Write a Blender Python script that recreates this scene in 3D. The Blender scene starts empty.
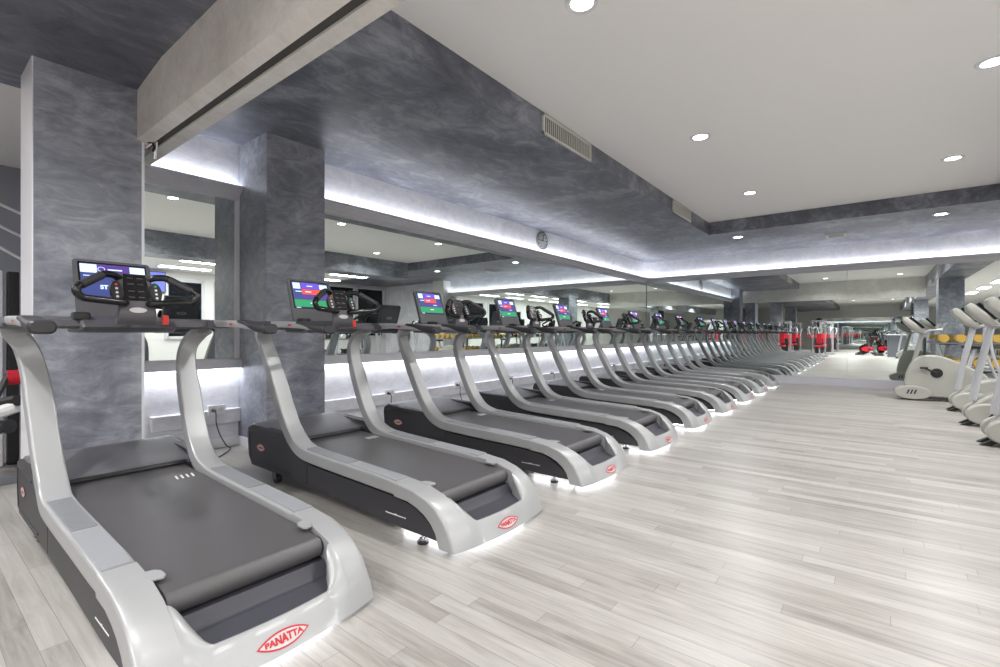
import bpy, bmesh, math, random
from mathutils import Vector, Matrix
random.seed(7)
SC = bpy.context.scene
COL = SC.collection
R = math.radians

def lin(c):
    c = c / 255.0
    return c / 12.92 if c <= 0.04045 else ((c + 0.055) / 1.055) ** 2.4
def rgb(r, g, b): return (lin(r), lin(g), lin(b), 1.0)

# ------------------------------------------------------------------ materials
def new_mat(name):
    m = bpy.data.materials.new(name); m.use_nodes = True
    nt = m.node_tree
    return m, nt, nt.nodes['Principled BSDF']
def mat(name, c, rough=0.5, metal=0.0, spec=0.5, coat=0.0, bump=0.0, bscale=200.0, var=0.0, vscale=6.0):
    m, nt, p = new_mat(name)
    p.inputs['Base Color'].default_value = c
    p.inputs['Roughness'].default_value = rough
    p.inputs['Metallic'].default_value = metal
    p.inputs['Specular IOR Level'].default_value = spec
    p.inputs['Coat Weight'].default_value = coat
    tc = nt.nodes.new('ShaderNodeTexCoord')
    n = nt.nodes.new('ShaderNodeTexNoise'); n.inputs['Scale'].default_value = vscale if var else bscale
    n.inputs['Detail'].default_value = 4
    nt.links.new(tc.outputs['Object'], n.inputs['Vector'])
    if var:
        mx = nt.nodes.new('ShaderNodeMix'); mx.data_type = 'RGBA'
        mx.inputs[6].default_value = tuple(x * (1 - var) for x in c[:3]) + (1,)
        mx.inputs[7].default_value = tuple(min(1, x * (1 + var)) for x in c[:3]) + (1,)
        nt.links.new(n.outputs['Fac'], mx.inputs[0]); nt.links.new(mx.outputs[2], p.inputs['Base Color'])
    if bump:
        n2 = nt.nodes.new('ShaderNodeTexNoise'); n2.inputs['Scale'].default_value = bscale
        nt.links.new(tc.outputs['Object'], n2.inputs['Vector'])
        b = nt.nodes.new('ShaderNodeBump'); b.inputs['Strength'].default_value = bump; b.inputs['Distance'].default_value = 0.002
        nt.links.new(n2.outputs['Fac'], b.inputs['Height']); nt.links.new(b.outputs['Normal'], p.inputs['Normal'])
    return m
def emit(name, c, s):
    m, nt, p = new_mat(name)
    p.inputs['Base Color'].default_value = (0, 0, 0, 1)
    p.inputs['Emission Color'].default_value = c
    p.inputs['Emission Strength'].default_value = s
    return m

def plaster(name, dark, mid, light, rough=0.38, scale=1.3, bump=0.25):
    """polished stucco with trowelled streaks"""
    m, nt, p = new_mat(name); N = nt.nodes.new; L = nt.links.new
    tc = N('ShaderNodeTexCoord')
    mp = N('ShaderNodeMapping'); mp.inputs['Scale'].default_value = (1, 1, 1); mp.inputs['Rotation'].default_value = (0.3, 0.4, 0.6)
    L(tc.outputs['Object'], mp.inputs['Vector'])
    n1 = N('ShaderNodeTexNoise'); n1.inputs['Scale'].default_value = scale; n1.inputs['Detail'].default_value = 9
    n1.inputs['Roughness'].default_value = 0.62; n1.inputs['Distortion'].default_value = 0.9
    L(mp.outputs[0], n1.inputs['Vector'])
    n2 = N('ShaderNodeTexNoise'); n2.inputs['Scale'].default_value = scale * 5; n2.inputs['Detail'].default_value = 6
    n2.inputs['Distortion'].default_value = 1.2; n2.inputs['Roughness'].default_value = 0.7
    mp2 = N('ShaderNodeMapping'); mp2.inputs['Scale'].default_value = (1.0, 0.55, 1.3); mp2.inputs['Rotation'].default_value = (0.9, 0.7, 0.5)
    L(tc.outputs['Object'], mp2.inputs['Vector']); L(mp2.outputs[0], n2.inputs['Vector'])
    ad = N('ShaderNodeMath'); ad.operation = 'MULTIPLY_ADD'; ad.inputs[1].default_value = 0.55
    mu = N('ShaderNodeMath'); mu.operation = 'MULTIPLY'; mu.inputs[1].default_value = 0.45
    L(n1.outputs['Fac'], ad.inputs[0]); L(n2.outputs['Fac'], mu.inputs[0]); L(mu.outputs[0], ad.inputs[2])
    cr = N('ShaderNodeValToRGB'); e = cr.color_ramp.elements
    e[0].position = 0.36; e[0].color = dark; e[1].position = 0.66; e[1].color = light
    k = cr.color_ramp.elements.new(0.5); k.color = mid
    L(ad.outputs[0], cr.inputs[0]); L(cr.outputs[0], p.inputs['Base Color'])
    p.inputs['Roughness'].default_value = rough
    b = N('ShaderNodeBump'); b.inputs['Strength'].default_value = bump; b.inputs['Distance'].default_value = 0.02
    L(ad.outputs[0], b.inputs['Height']); L(b.outputs['Normal'], p.inputs['Normal'])
    return m

def plank_mat():
    m, nt, p = new_mat('floor_planks'); N = nt.nodes.new; L = nt.links.new
    tc = N('ShaderNodeTexCoord')
    br = N('ShaderNodeTexBrick')
    br.inputs['Scale'].default_value = 1.0
    br.inputs['Brick Width'].default_value = 1.3; br.inputs['Row Height'].default_value = 0.08
    br.inputs['Mortar Size'].default_value = 0.0012; br.inputs['Mortar Smooth'].default_value = 0.2
    br.inputs['Color1'].default_value = (0, 0, 0, 1); br.inputs['Color2'].default_value = (1, 1, 1, 1)
    br.inputs['Mortar'].default_value = (0.3, 0.3, 0.3, 1)
    br.offset = 0.0; br.offset_frequency = 1
    off = N('ShaderNodeMapping'); off.inputs['Location'].default_value = (31.3, 47.04, 0); L(tc.outputs['Object'], off.inputs['Vector'])
    sp = N('ShaderNodeSeparateXYZ'); L(off.outputs[0], sp.inputs[0])
    dv = N('ShaderNodeMath'); dv.operation = 'DIVIDE'; dv.inputs[1].default_value = 0.08; L(sp.outputs['Y'], dv.inputs[0])
    fl = N('ShaderNodeMath'); fl.operation = 'FLOOR'; L(dv.outputs[0], fl.inputs[0])
    wn = N('ShaderNodeTexWhiteNoise'); wn.noise_dimensions = '1D'; L(fl.outputs[0], wn.inputs['W'])
    sx = N('ShaderNodeMath'); sx.operation = 'MULTIPLY_ADD'; sx.inputs[1].default_value = 1.3; L(wn.outputs['Value'], sx.inputs[0]); L(sp.outputs['X'], sx.inputs[2])
    cb = N('ShaderNodeCombineXYZ'); L(sx.outputs[0], cb.inputs[0]); L(sp.outputs['Y'], cb.inputs[1]); L(cb.outputs[0], br.inputs['Vector'])
    # grain
    mp = N('ShaderNodeMapping'); mp.inputs['Scale'].default_value = (1.3, 16, 1)
    L(tc.outputs['Object'], mp.inputs['Vector'])
    n = N('ShaderNodeTexNoise'); n.inputs['Scale'].default_value = 2.2; n.inputs['Detail'].default_value = 8; n.inputs['Roughness'].default_value = 0.65
    n.inputs['Distortion'].default_value = 0.8
    L(mp.outputs[0], n.inputs['Vector'])
    mp3 = N('ShaderNodeMapping'); mp3.inputs['Scale'].default_value = (0.6, 2.5, 1)
    L(tc.outputs['Object'], mp3.inputs['Vector'])
    n3 = N('ShaderNodeTexNoise'); n3.inputs['Scale'].default_value = 1.5; n3.inputs['Detail'].default_value = 3
    L(mp3.outputs[0], n3.inputs['Vector'])
    a = N('ShaderNodeMath'); a.operation = 'MULTIPLY'; a.inputs[1].default_value = 0.24; L(br.outputs['Color'], a.inputs[0])
    b = N('ShaderNodeMath'); b.operation = 'MULTIPLY_ADD'; b.inputs[1].default_value = 0.72; L(n.outputs['Fac'], b.inputs[0]); L(a.outputs[0], b.inputs[2])
    c = N('ShaderNodeMath'); c.operation = 'MULTIPLY_ADD'; c.inputs[1].default_value = 0.32; L(n3.outputs['Fac'], c.inputs[0]); L(b.outputs[0], c.inputs[2])
    cr = N('ShaderNodeValToRGB'); e = cr.color_ramp.elements
    e[0].position = 0.34; e[0].color = rgb(118, 114, 109); e[1].position = 0.9; e[1].color = rgb(178, 175, 171)
    k = e.new(0.6); k.color = rgb(154, 150, 145)
    L(c.outputs[0], cr.inputs[0])
    mo = N('ShaderNodeMix'); mo.data_type = 'RGBA'; mo.blend_type = 'MULTIPLY'; mo.inputs[7].default_value = (0.62, 0.6, 0.58, 1)
    L(br.outputs['Fac'], mo.inputs[0]); L(cr.outputs[0], mo.inputs[6])
    L(mo.outputs[2], p.inputs['Base Color'])
    rr = N('ShaderNodeMapRange'); rr.inputs[3].default_value = 0.24; rr.inputs[4].default_value = 0.42
    L(n.outputs['Fac'], rr.inputs[0]); L(rr.outputs[0], p.inputs['Roughness'])
    bu = N('ShaderNodeBump'); bu.inputs['Strength'].default_value = 0.08; bu.inputs['Distance'].default_value = 0.002
    L(n.outputs['Fac'], bu.inputs['Height']); L(bu.outputs['Normal'], p.inputs['Normal'])
    return m

M = {}
M['dark_plaster'] = plaster('dark_plaster', rgb(96, 99, 110), rgb(132, 135, 145), rgb(180, 183, 190), bump=0.15)
M['dark_plaster_b'] = plaster('soffit_plaster', rgb(74, 76, 87), rgb(104, 107, 118), rgb(158, 161, 170), scale=1.1, bump=0.35)
M['light_plaster'] = plaster('light_plaster', rgb(196, 197, 205), rgb(214, 215, 221), rgb(232, 233, 237), rough=0.45, scale=2.2, bump=0.15)
M['cream_plaster'] = plaster('cream_plaster', rgb(202, 198, 193), rgb(218, 215, 210), rgb(232, 230, 226), rough=0.5, scale=2.0, bump=0.15)
M['floor'] = plank_mat()
M['ceiling'] = mat('ceiling_paint', rgb(245, 244, 243), 0.8, spec=0.2, var=0.01, vscale=0.5)
M['white_wall'] = mat('white_wall_paint', rgb(222, 222, 220), 0.7, var=0.02)
M['grey_wall'] = mat('grey_wall_paint', rgb(140, 143, 152), 0.6, var=0.08, vscale=1.5)
M['grey_trim'] = mat('grey_lacquer_trim', rgb(205, 205, 210), 0.4, var=0.03)
M['lilac_trim'] = mat('lilac_grey_baseboard', rgb(186, 185, 192), 0.4, var=0.04)
M['white_trim'] = mat('white_trim_paint', rgb(226, 226, 230), 0.35)
M['dark_slot'] = mat('dark_track', rgb(72, 70, 68), 0.6)
M['black'] = mat('black_plastic', rgb(34, 34, 36), 0.4, bump=0.1, bscale=400)
M['gloss_black'] = mat('gloss_black', rgb(22, 22, 24), 0.18)
M['panel'] = mat('side_panel_black', rgb(52, 51, 55), 0.45, bump=0.2, bscale=500)
M['hood'] = mat('hood_charcoal', rgb(100, 99, 104), 0.28, bump=0.1, bscale=500)
M['console'] = mat('console_charcoal', rgb(82, 81, 85), 0.42, bump=0.15, bscale=500)
M['silver'] = mat('silver_shell', rgb(162, 163, 164), 0.36, metal=0.2, coat=0.15)
M['silver_rib'] = mat('silver_tread', rgb(150, 152, 157), 0.4, metal=0.15)
M['belt'] = mat('belt_rubber', rgb(80, 78, 80), 0.36, spec=0.6, bump=0.25, bscale=900, var=0.06, vscale=3)
M['step'] = mat('step_rubber', rgb(60, 60, 68), 0.5, bump=0.2, bscale=700)
M['chrome'] = mat('chrome', rgb(200, 200, 205), 0.15, metal=1.0)
M['red'] = mat('badge_red', rgb(190, 18, 30), 0.4)
M['red_clip'] = mat('red_clip', rgb(226, 62, 48), 0.4)
M['red_pad'] = mat('red_vinyl', rgb(200, 28, 48), 0.4, bump=0.1, bscale=80)
M['badge_white'] = mat('badge_white', rgb(190, 188, 188), 0.4)
M['white_mark'] = mat('white_mark', rgb(220, 220, 220), 0.6)
M['grip'] = mat('foam_grip', rgb(46, 45, 48), 0.5, bump=0.3, bscale=300)
M['bike_grey'] = mat('bike_shell', rgb(168, 168, 161), 0.4, var=0.03)
M['bike_post'] = mat('bike_post', rgb(182, 184, 188), 0.3, metal=0.1)
M['bike_dark'] = mat('bike_dark', rgb(60, 62, 62), 0.4)
M['frame_white'] = mat('frame_white', rgb(218, 219, 220), 0.35)
M['frame_silver'] = mat('frame_silver', rgb(168, 170, 174), 0.35, metal=0.2)
M['frame_grey'] = mat('frame_grey', rgb(120, 122, 128), 0.35, metal=0.3)
M['yellow'] = mat('yellow_vinyl', rgb(198, 160, 70), 0.4)
M['counter'] = mat('counter_grey', rgb(104, 108, 116), 0.4, var=0.04)
M['dark_glass'] = mat('night_window_glass', rgb(22, 24, 30), 0.05)
M['vent_metal'] = mat('vent_metal', rgb(214, 212, 208), 0.4)
M['vent_dark'] = mat('vent_dark', rgb(86, 82, 78), 0.7)
M['plastic_white'] = mat('socket_white', rgb(232, 232, 234), 0.35)
M['clock_face'] = mat('clock_face', rgb(205, 207, 208), 0.5)
M['led'] = emit('led_strip_glow', (0.93, 0.95, 1, 1), 18)
M['lens'] = emit('downlight_lens', (1, 0.99, 0.97, 1), 16)
M['tube'] = emit('ceiling_panel_glow', (1, 0.99, 0.97, 1), 6)
M['scr_navy'] = emit('screen_navy', rgb(50, 62, 120), 1.7)
M['scr_purple'] = emit('screen_purple', rgb(96, 70, 190), 1.7)
M['scr_red'] = emit('screen_red', rgb(225, 70, 60), 1.7)
M['scr_violet'] = emit('screen_violet', rgb(75, 50, 130), 1.7)
M['scr_green'] = emit('screen_green', rgb(30, 140, 85), 1.7)
M['scr_white'] = emit('screen_white', rgb(205, 222, 245), 1.7)
M['scr_orange'] = emit('screen_orange', rgb(230, 120, 50), 1.7)
M['tv'] = emit('tv_blue', rgb(110, 120, 215), 1.8)

def mirror_mat():
    m, nt, p = new_mat('mirror_glass')
    p.inputs['Metallic'].default_value = 1.0; p.inputs['Roughness'].default_value = 0.0
    p.inputs['Base Color'].default_value = (0.80, 0.855, 0.83, 1)
    return m
M['mirror'] = mirror_mat()

def knurl_mat(name, base, dark, scale):
    m, nt, p = new_mat(name); N = nt.nodes.new; L = nt.links.new
    tc = N('ShaderNodeTexCoord'); w = N('ShaderNodeTexWave'); w.inputs['Scale'].default_value = scale; w.bands_direction = 'Z'
    L(tc.outputs['Object'], w.inputs['Vector'])
    cr = N('ShaderNodeValToRGB'); cr.color_ramp.elements[0].color = dark; cr.color_ramp.elements[1].color = base
    L(w.outputs['Fac'], cr.inputs[0]); L(cr.outputs[0], p.inputs['Base Color']); p.inputs['Roughness'].default_value = 0.5
    return m
M['weights'] = knurl_mat('weight_stack_plates', rgb(70, 70, 74), rgb(20, 20, 22), 9)

# ------------------------------------------------------------------ mesh helpers
def bm_new(): return bmesh.new()
def add_box(bm, x0, x1, y0, y1, z0, z1, bev=0.0, seg=2):
    r = bmesh.ops.create_cube(bm, size=1.0)
    vs = r['verts']
    for v in vs:
        v.co.x = x0 if v.co.x < 0 else x1; v.co.y = y0 if v.co.y < 0 else y1; v.co.z = z0 if v.co.z < 0 else z1
    if bev:
        es = list({e for v in vs for e in v.link_edges})
        bmesh.ops.bevel(bm, geom=es, offset=bev, segments=seg, profile=0.5, affect='EDGES')
    return bm
def box(*a, **k): return add_box(bm_new(), *a, **k)
def add_prism(bm, prof, a0, a1, axis='y', bev=0.0, seg=2):
    """prof: list of 2D points; extruded along axis. 'y': (x,z), 'x': (y,z), 'z': (x,y)"""
    def P(p, a):
        if axis == 'y': return (p[0], a, p[1])
        if axis == 'x': return (a, p[0], p[1])
        return (p[0], p[1], a)
    A = [bm.verts.new(P(p, a0)) for p in prof]; B = [bm.verts.new(P(p, a1)) for p in prof]
    n = len(prof); fs = []
    fs.append(bm.faces.new(A)); fs.append(bm.faces.new(B[::-1]))
    for i in range(n):
        fs.append(bm.faces.new((A[i], B[i], B[(i + 1) % n], A[(i + 1) % n])))
    bmesh.ops.recalc_face_normals(bm, faces=fs)
    if bev:
        es = [e for e in fs[0].edges] + [e for e in fs[1].edges]
        bmesh.ops.bevel(bm, geom=es, offset=bev, segments=seg, profile=0.5, affect='EDGES')
    return bm
def prism(*a, **k): return add_prism(bm_new(), *a, **k)
def cr(pts, n=5):
    """catmull-rom through points (any dimension tuples)"""
    P = [Vector(p) for p in pts]; out = []
    for i in range(len(P) - 1):
        p0 = P[max(i - 1, 0)]; p1 = P[i]; p2 = P[i + 1]; p3 = P[min(i + 2, len(P) - 1)]
        for k in range(n):
            t = k / n
            out.append(0.5 * ((2 * p1) + (p2 - p0) * t + (2 * p0 - 5 * p1 + 4 * p2 - p3) * t * t + (3 * p1 - p0 - 3 * p2 + p3) * t ** 3))
    out.append(P[-1]); return out
def rrect(w, h, r, n=4):
    pts = []
    for cx, cy, a0 in ((w / 2 - r, h / 2 - r, 0), (-w / 2 + r, h / 2 - r, 90), (-w / 2 + r, -h / 2 + r, 180), (w / 2 - r, -h / 2 + r, 270)):
        for k in range(n + 1):
            a = R(a0 + 90 * k / n); pts.append((cx + r * math.cos(a), cy + r * math.sin(a)))
    return pts
def add_sweep(bm, path, sec, lat=Vector((0, 1, 0))):
    """sec(i, t) -> list of (lateral, normal) pts"""
    rings = []; n = len(path)
    for i, p in enumerate(path):
        t = (path[min(i + 1, n - 1)] - path[max(i - 1, 0)]).normalized()
        l = (lat - t * lat.dot(t)).normalized(); nn = t.cross(l)
        rings.append([bm.verts.new(p + l * a + nn * b) for a, b in sec(i, i / (n - 1))])
    fs = []
    for i in range(n - 1):
        a, b = rings[i], rings[i + 1]; m = len(a)
        for k in range(m): fs.append(bm.faces.new((a[k], a[(k + 1) % m], b[(k + 1) % m], b[k])))
    fs.append(bm.faces.new(rings[0])); fs.append(bm.faces.new(rings[-1][::-1]))
    bmesh.ops.recalc_face_normals(bm, faces=fs)
    return bm
def add_tube(bm, pts, r, n=10, smooth=0):
    P = cr(pts, smooth) if smooth else [Vector(p) for p in pts]
    rr = r if callable(r) else (lambda t: r)
    t0 = (P[1] - P[0]).normalized()
    up = Vector((0, 0, 1)) if abs(t0.z) < 0.9 else Vector((1, 0, 0))
    l = (up - t0 * up.dot(t0)).normalized(); rings = []
    for i, p in enumerate(P):
        t = (P[min(i + 1, len(P) - 1)] - P[max(i - 1, 0)]).normalized()
        l = (l - t * l.dot(t)).normalized(); q = t.cross(l); rad = rr(i / (len(P) - 1))
        rings.append([bm.verts.new(p + (l * math.cos(2 * math.pi * k / n) + q * math.sin(2 * math.pi * k / n)) * rad) for k in range(n)])
    fs = []
    for a, b in zip(rings, rings[1:]):
        for k in range(n): fs.append(bm.faces.new((a[k], a[(k + 1) % n], b[(k + 1) % n], b[k])))
    fs.append(bm.faces.new(rings[0])); fs.append(bm.faces.new(rings[-1][::-1]))
    bmesh.ops.recalc_face_normals(bm, faces=fs)
    return bm
def fillet(pts, r, n=4):
    P = [Vector(p) for p in pts]; out = [P[0]]
    for a, b, c in zip(P, P[1:], P[2:]):
        r1 = min(r, (a - b).length * .45); r2 = min(r, (c - b).length * .45)
        p = b + (a - b).normalized() * r1; q = b + (c - b).normalized() * r2
        for k in range(n + 1):
            t = k / n; out.append(p * (1 - t) ** 2 + b * 2 * t * (1 - t) + q * t * t)
    out.append(P[-1]); return out
def tube(*a, **k): return add_tube(bm_new(), *a, **k)
def add_disc(bm, c, axis, r, h, n=28, r2=None):
    """solid disc/cylinder centred at c"""
    d = {'x': Vector((1, 0, 0)), 'y': Vector((0, 1, 0)), 'z': Vector((0, 0, 1))}[axis] if isinstance(axis, str) else axis.normalized()
    q = Vector((0, 0, 1)).rotation_difference(d).to_matrix().to_4x4()
    bmesh.ops.create_cone(bm, cap_ends=True, segments=n, radius1=r, radius2=r if r2 is None else r2, depth=h, matrix=Matrix.Translation(c) @ q)
    return bm
def disc(*a, **k): return add_disc(bm_new(), *a, **k)
def add_text(bm, s, size, fn):
    cu = bpy.data.curves.new('txt', 'FONT'); cu.body = s; cu.size = size; cu.align_x = 'CENTER'; cu.align_y = 'CENTER'; cu.resolution_u = 3
    cu.offset = size * 0.05
    o = bpy.data.objects.new('txt', cu); COL.objects.link(o)
    dg = bpy.context.evaluated_depsgraph_get(); me = o.evaluated_get(dg).to_mesh()
    vs = [bm.verts.new(fn(v.co.x, v.co.y)) for v in me.vertices]
    for f in me.polygons:
        try: bm.faces.new([vs[i] for i in f.vertices])
        except ValueError: pass
    o.evaluated_get(dg).to_mesh_clear()
    bpy.data.objects.remove(o); bpy.data.curves.remove(cu)
    return bm
def obj(name, bm, m, parent=None, smooth=35, loc=None):
    me = bpy.data.meshes.new(name)
    bm.normal_update(); bm.to_mesh(me); bm.free()
    for mm in (m if isinstance(m, (list, tuple)) else [m]): me.materials.append(mm)
    if smooth:
        me.polygons.foreach_set('use_smooth', [True] * len(me.polygons)); me.set_sharp_from_angle(angle=R(smooth))
    o = bpy.data.objects.new(name, me); COL.objects.link(o)
    if 20 < smooth <= 42:
        md = o.modifiers.new('normals', 'WEIGHTED_NORMAL'); md.keep_sharp = True; md.weight = 80
    if parent is not None: o.parent = parent
    if loc: o.location = loc
    return o
def tag(o, label, cat, group=None):
    o['label'] = label; o['category'] = cat
    if group: o['group'] = group
    return o
def thing(name, label, cat, loc=(0, 0, 0), rz=0, group=None):
    o = bpy.data.objects.new(name, None); COL.objects.link(o); o.empty_display_size = 0.1
    o.location = loc; o.rotation_euler = (0, 0, rz)
    return tag(o, label, cat, group)
def struct(name, bm, m, smooth=0):
    o = obj(name, bm, m, smooth=smooth); o['kind'] = 'structure'; return o
def dup(root, label, loc, rz=None, group=None):
    def cp(o, par):
        c = o.copy(); COL.objects.link(c)
        if par is not None: c.parent = par
        for ch in o.children: cp(ch, c)
        return c
    r = cp(root, None); r.location = loc
    if rz is not None: r.rotation_euler = (0, 0, rz)
    r['label'] = label
    if group: r['group'] = group
    return r

# ------------------------------------------------------------------ dimensions
XW = -4.72; XA = -4.98; YF = 12.27; ZC = 3.185; ZS = 2.955; ZL = 2.82
XB = -2.45; YB = 9.50; XR = 1.48; XR2 = 2.14; XE = 6.0; YK = -20.0; XL = -8.5; ZR = 2.72; ZE = 2.92

# ------------------------------------------------------------------ room shell
struct('floor', box(XL - .1, XE + .1, YK - .1, YF + .15, -0.1, 0), M['floor'])
struct('ceiling', box(XL - .1, XR + .02, YK - .1, YF + .15, ZC, ZC + .1), M['ceiling'])
struct('ceiling_side_room', box(XR2 - .02, XE + .1, YK - .1, YB, ZE, ZE + .35), M['ceiling'])
# left wall: long stretch beyond column, alcove between the columns
bm = bm_new()
add_box(bm, XW - .3, XW, 2.73, YF, 0, ZC)
struct('wall_left', bm, M['light_plaster'])
struct('wall_left_alcove', box(XA - .15, XA, .98, 2.2, 0, ZC), M['light_plaster'])
struct('wall_far', box(XW - .3, XE + .1, YF, YF + .15, 0, ZC), M['light_plaster'])
struct('wall_back', box(XL - .1, XE + .1, YK - .1, YK, 0, ZC + .05), M['white_wall'])
struct('wall_outer_left', box(XL - .1, XL, YK, 2.2, 0, ZC), M['grey_wall'])
struct('wall_side_room_left', box(XL, XA - .15, 2.1, 2.25, 0, ZC), M['grey_wall'])
# window wall of the side room, with the openings left by the panes set in it
struct('wall_right', box(XE, XE + .15, YK, YF, 0, ZC), M['white_wall'])
struct('trim_stub', box(2.42, 2.95, YF - .35, YF, 0, ZS), M['white_wall'])

# columns
def column(n, x0, x1, y0, y1, z1, m='dark_plaster'):
    o = struct('column_%d' % n, box(x0, x1, y0, y1, 0, z1), M[m]); return o
column(1, -4.50, -4.10, .55, 1.11, ZL + .02)
column(2, -5.0, -4.40, 2.14, 2.73, ZS + .02)
column(3, 1.50, 2.05, 4.7, 5.5, ZR + .02)
column(4, 1.50, 2.05, -6.6, -6.0, ZR + .02)
column(5, -4.7, -4.1, -7.2, -6.6, ZL + .02)
column(6, -4.7, -4.1, -13.2, -12.6, ZL + .02)
# soffit / bulkheads
struct('soffit_left', box(XA - .1, XB, 1.29, YF, ZS, ZC), M['dark_plaster_b'])
struct('soffit_far', box(XB, XE, YB, YF, ZS, ZC), M['dark_plaster_b'])
struct('soffit_entrance', prism([(-4.72, ZC), (-4.72, ZL - .0), (-4.1, ZL - .0), (-3.6, ZL + .06), (-2.05, ZL + .06), (-2.05, ZC)], YK, 1.08, 'y'), M['dark_plaster_b'])
struct('beam_right', box(XR, XR2, YK, YB, ZR, ZC + .05), M['dark_plaster'])
# header beam carrying a folding partition track
hb = struct('beam_header', prism([(1.08, ZC), (1.08, 2.475), (1.15, 2.445), (1.15, 2.475), (1.205, 2.475), (1.205, 2.45), (1.29, 2.45), (1.29, ZC)], -4.6, XR, 'x'), M['cream_plaster'])
tr = obj('track_slot', box(-4.12, XR - .01, 1.151, 1.204, 2.462, 2.4745), M['dark_slot'], hb, 0)
for k in range(2):
    obj('hanger', tube([(-4.08, 1.13 + .05 * k, 2.42 - .06 * k), (-4.02, 1.17, 2.47)], .012, 8), M['chrome'], hb)
obj('cable', tube([(-4.07, 1.10, 2.56), (-4.03, 1.12, 2.52), (-4.06, 1.13, 2.46), (-4.0, 1.15, 2.44), (-4.05, 1.16, 2.40)], .007, 6, smooth=4), M['black'], hb)
# ceiling hatch seam
struct('trim_hatch', box(-2.38, -1.2, 1.30, 2.07, ZC - .006, ZC + .01), M['ceiling'])

# ledges above and below the mirrors (LED coves)
def ledge_y(name, x, y0, y1, zt, zb, out):      # runs along y, wall at x, room on +x
    struct(name, prism([(x, zb), (x + .035, zb), (x + .035, zb + .05), (x + out, zt - .035), (x + out, zt), (x + out - .015, zt), (x + out - .015, zt - .03), (x, zt - .03)], y0, y1, 'y'), M['grey_trim'])
ledge_y('trim_1', XW, 2.73, YF, 2.545, 2.41, .10)
ledge_y('trim_2', XA, 1.11, 2.14, 2.545, 2.41, .10)
struct('trim_3', prism([(YF, 2.41), (YF - .035, 2.41), (YF - .035, 2.46), (YF - .10, 2.51), (YF - .10, 2.545), (YF - .085, 2.545), (YF - .085, 2.515), (YF, 2.515)], XW, 2.42, 'x'), M['grey_trim'])
def sill(name, x, y0, y1):
    struct(name, prism([(x, .86), (x + .05, .86), (x + .085, .84), (x + .085, .765), (x + .07, .765), (x + .07, .80), (x, .80)], y0, y1, 'y'), M['grey_trim'])
sill('trim_4', XW, 2.73, YF); sill('trim_5', XA, 1.11, 2.14)
# wiring duct along the wall foot + baseboards
for n_, (x, y0, y1) in enumerate(((XW, 2.73, YF), (XA, 1.40, 2.14))):
    struct('trim_%d' % (6 + n_), box(x, x + .055, y0, y1, .235, .37, bev=.006), M['light_plaster'])
struct('baseboard_left', box(XW, XW + .015, 2.73, YF, 0, .09), M['white_trim'])
struct('baseboard_alcove', box(XA, XA + .015, 1.11, 2.14, 0, .09), M['white_trim'])
struct('baseboard_far', prism([(YF, 0), (YF - .075, 0), (YF - .06, .17), (YF, .17)], XW, 2.42, 'x'), M['lilac_trim'])
bm = bm_new()
add_box(bm, -4.10, -4.085, .535, 1.125, 0, .12); add_box(bm, -4.50, -4.085, .535, .55, 0, .12)
struct('baseboard_column_1', bm, M['white_trim'])
bm = bm_new()
add_box(bm, -4.40, -4.385, 2.125, 2.745, 0, .09); add_box(bm, -4.98, -4.40, 2.125, 2.14, 0, .09)
struct('baseboard_column_2', bm, M['white_trim'])
# metal edge strip on column 1
struct('trim_8', box(-4.112, -4.096, 1.106, 1.122, 0, ZL), M['white_trim'])
struct('trim_9', box(-4.50, -4.10, .543, .55, 0, ZL), M['white_trim'])

struct('trim_10', box(XA, XA + .03, 2.105, 2.14, .86, 2.41), M['white_trim'])
# mirrors: each pane is a thing
def mpane_y(x, y0, y1, label):
    o = obj('wall_mirror', box(x, x + .012, y0 + .002, y1 - .002, .862, 2.409), M['mirror'], smooth=0)
    return tag(o, label, 'mirror', 'mirror panes on the walls')
yy = [2.73, 5.28, 7.45, 9.75, YF - .015]
lb = ['mirror pane on the left wall beside the second dark column', 'mirror pane on the left wall below and before the wall clock, second from the column',
      'mirror pane on the left wall beyond the wall clock, third from the column', 'mirror pane on the left wall reaching the far corner']
for k in range(4): mpane_y(XW, yy[k], yy[k + 1], lb[k])
mpane_y(XA, 1.112, 2.105, 'narrow tall mirror pane set between the two dark columns')
for x0, x1, l in ((XW + .02, -.44, 'large mirror pane on the far wall behind the end of the treadmill row'), (-.44, 2.42, 'large mirror pane on the far wall behind the exercise bikes')):
    tag(obj('wall_mirror', box(x0 + .002, x1 - .002, YF - .012, YF, .171, 2.409), M['mirror'], smooth=0), l, 'mirror', 'mirror panes on the walls')
tag(obj('wall_mirror', box(-3.6, 2.5, YK, YK + .012, .2, 2.3), M['mirror'], smooth=0), 'wide mirror on the back wall, seen deep inside the far mirror', 'mirror', 'mirror panes on the walls')

# windows of the side room (night outside)
wins = [(3.0, 4.0, 1.0, 2.3), (4.9, 5.8, 1.0, 2.62), (6.2, 7.9, 1.0, 2.62), (8.4, 9.5, 1.0, 2.82), (9.65, 10.75, 1.0, 2.82), (10.9, 12.1, 1.0, 2.82)]
for i, (y0, y1, z0, z1) in enumerate(wins):
    w = struct('window_%d' % (i + 1), box(XE - .02, XE, y0, y1, z0, z1), M['dark_glass'])
    bm = bm_new()
    for a in ((y0 - .06, y0 + .02, z0 - .06, z1 + .06), (y1 - .02, y1 + .06, z0 - .06, z1 + .06), (y0, y1, z0 - .06, z0 + .02), (y0, y1, z1 - .02, z1 + .06)):
        add_box(bm, XE - .06, XE, *a)
    obj('window_frame', bm, M['grey_trim'], w, 0)

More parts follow.
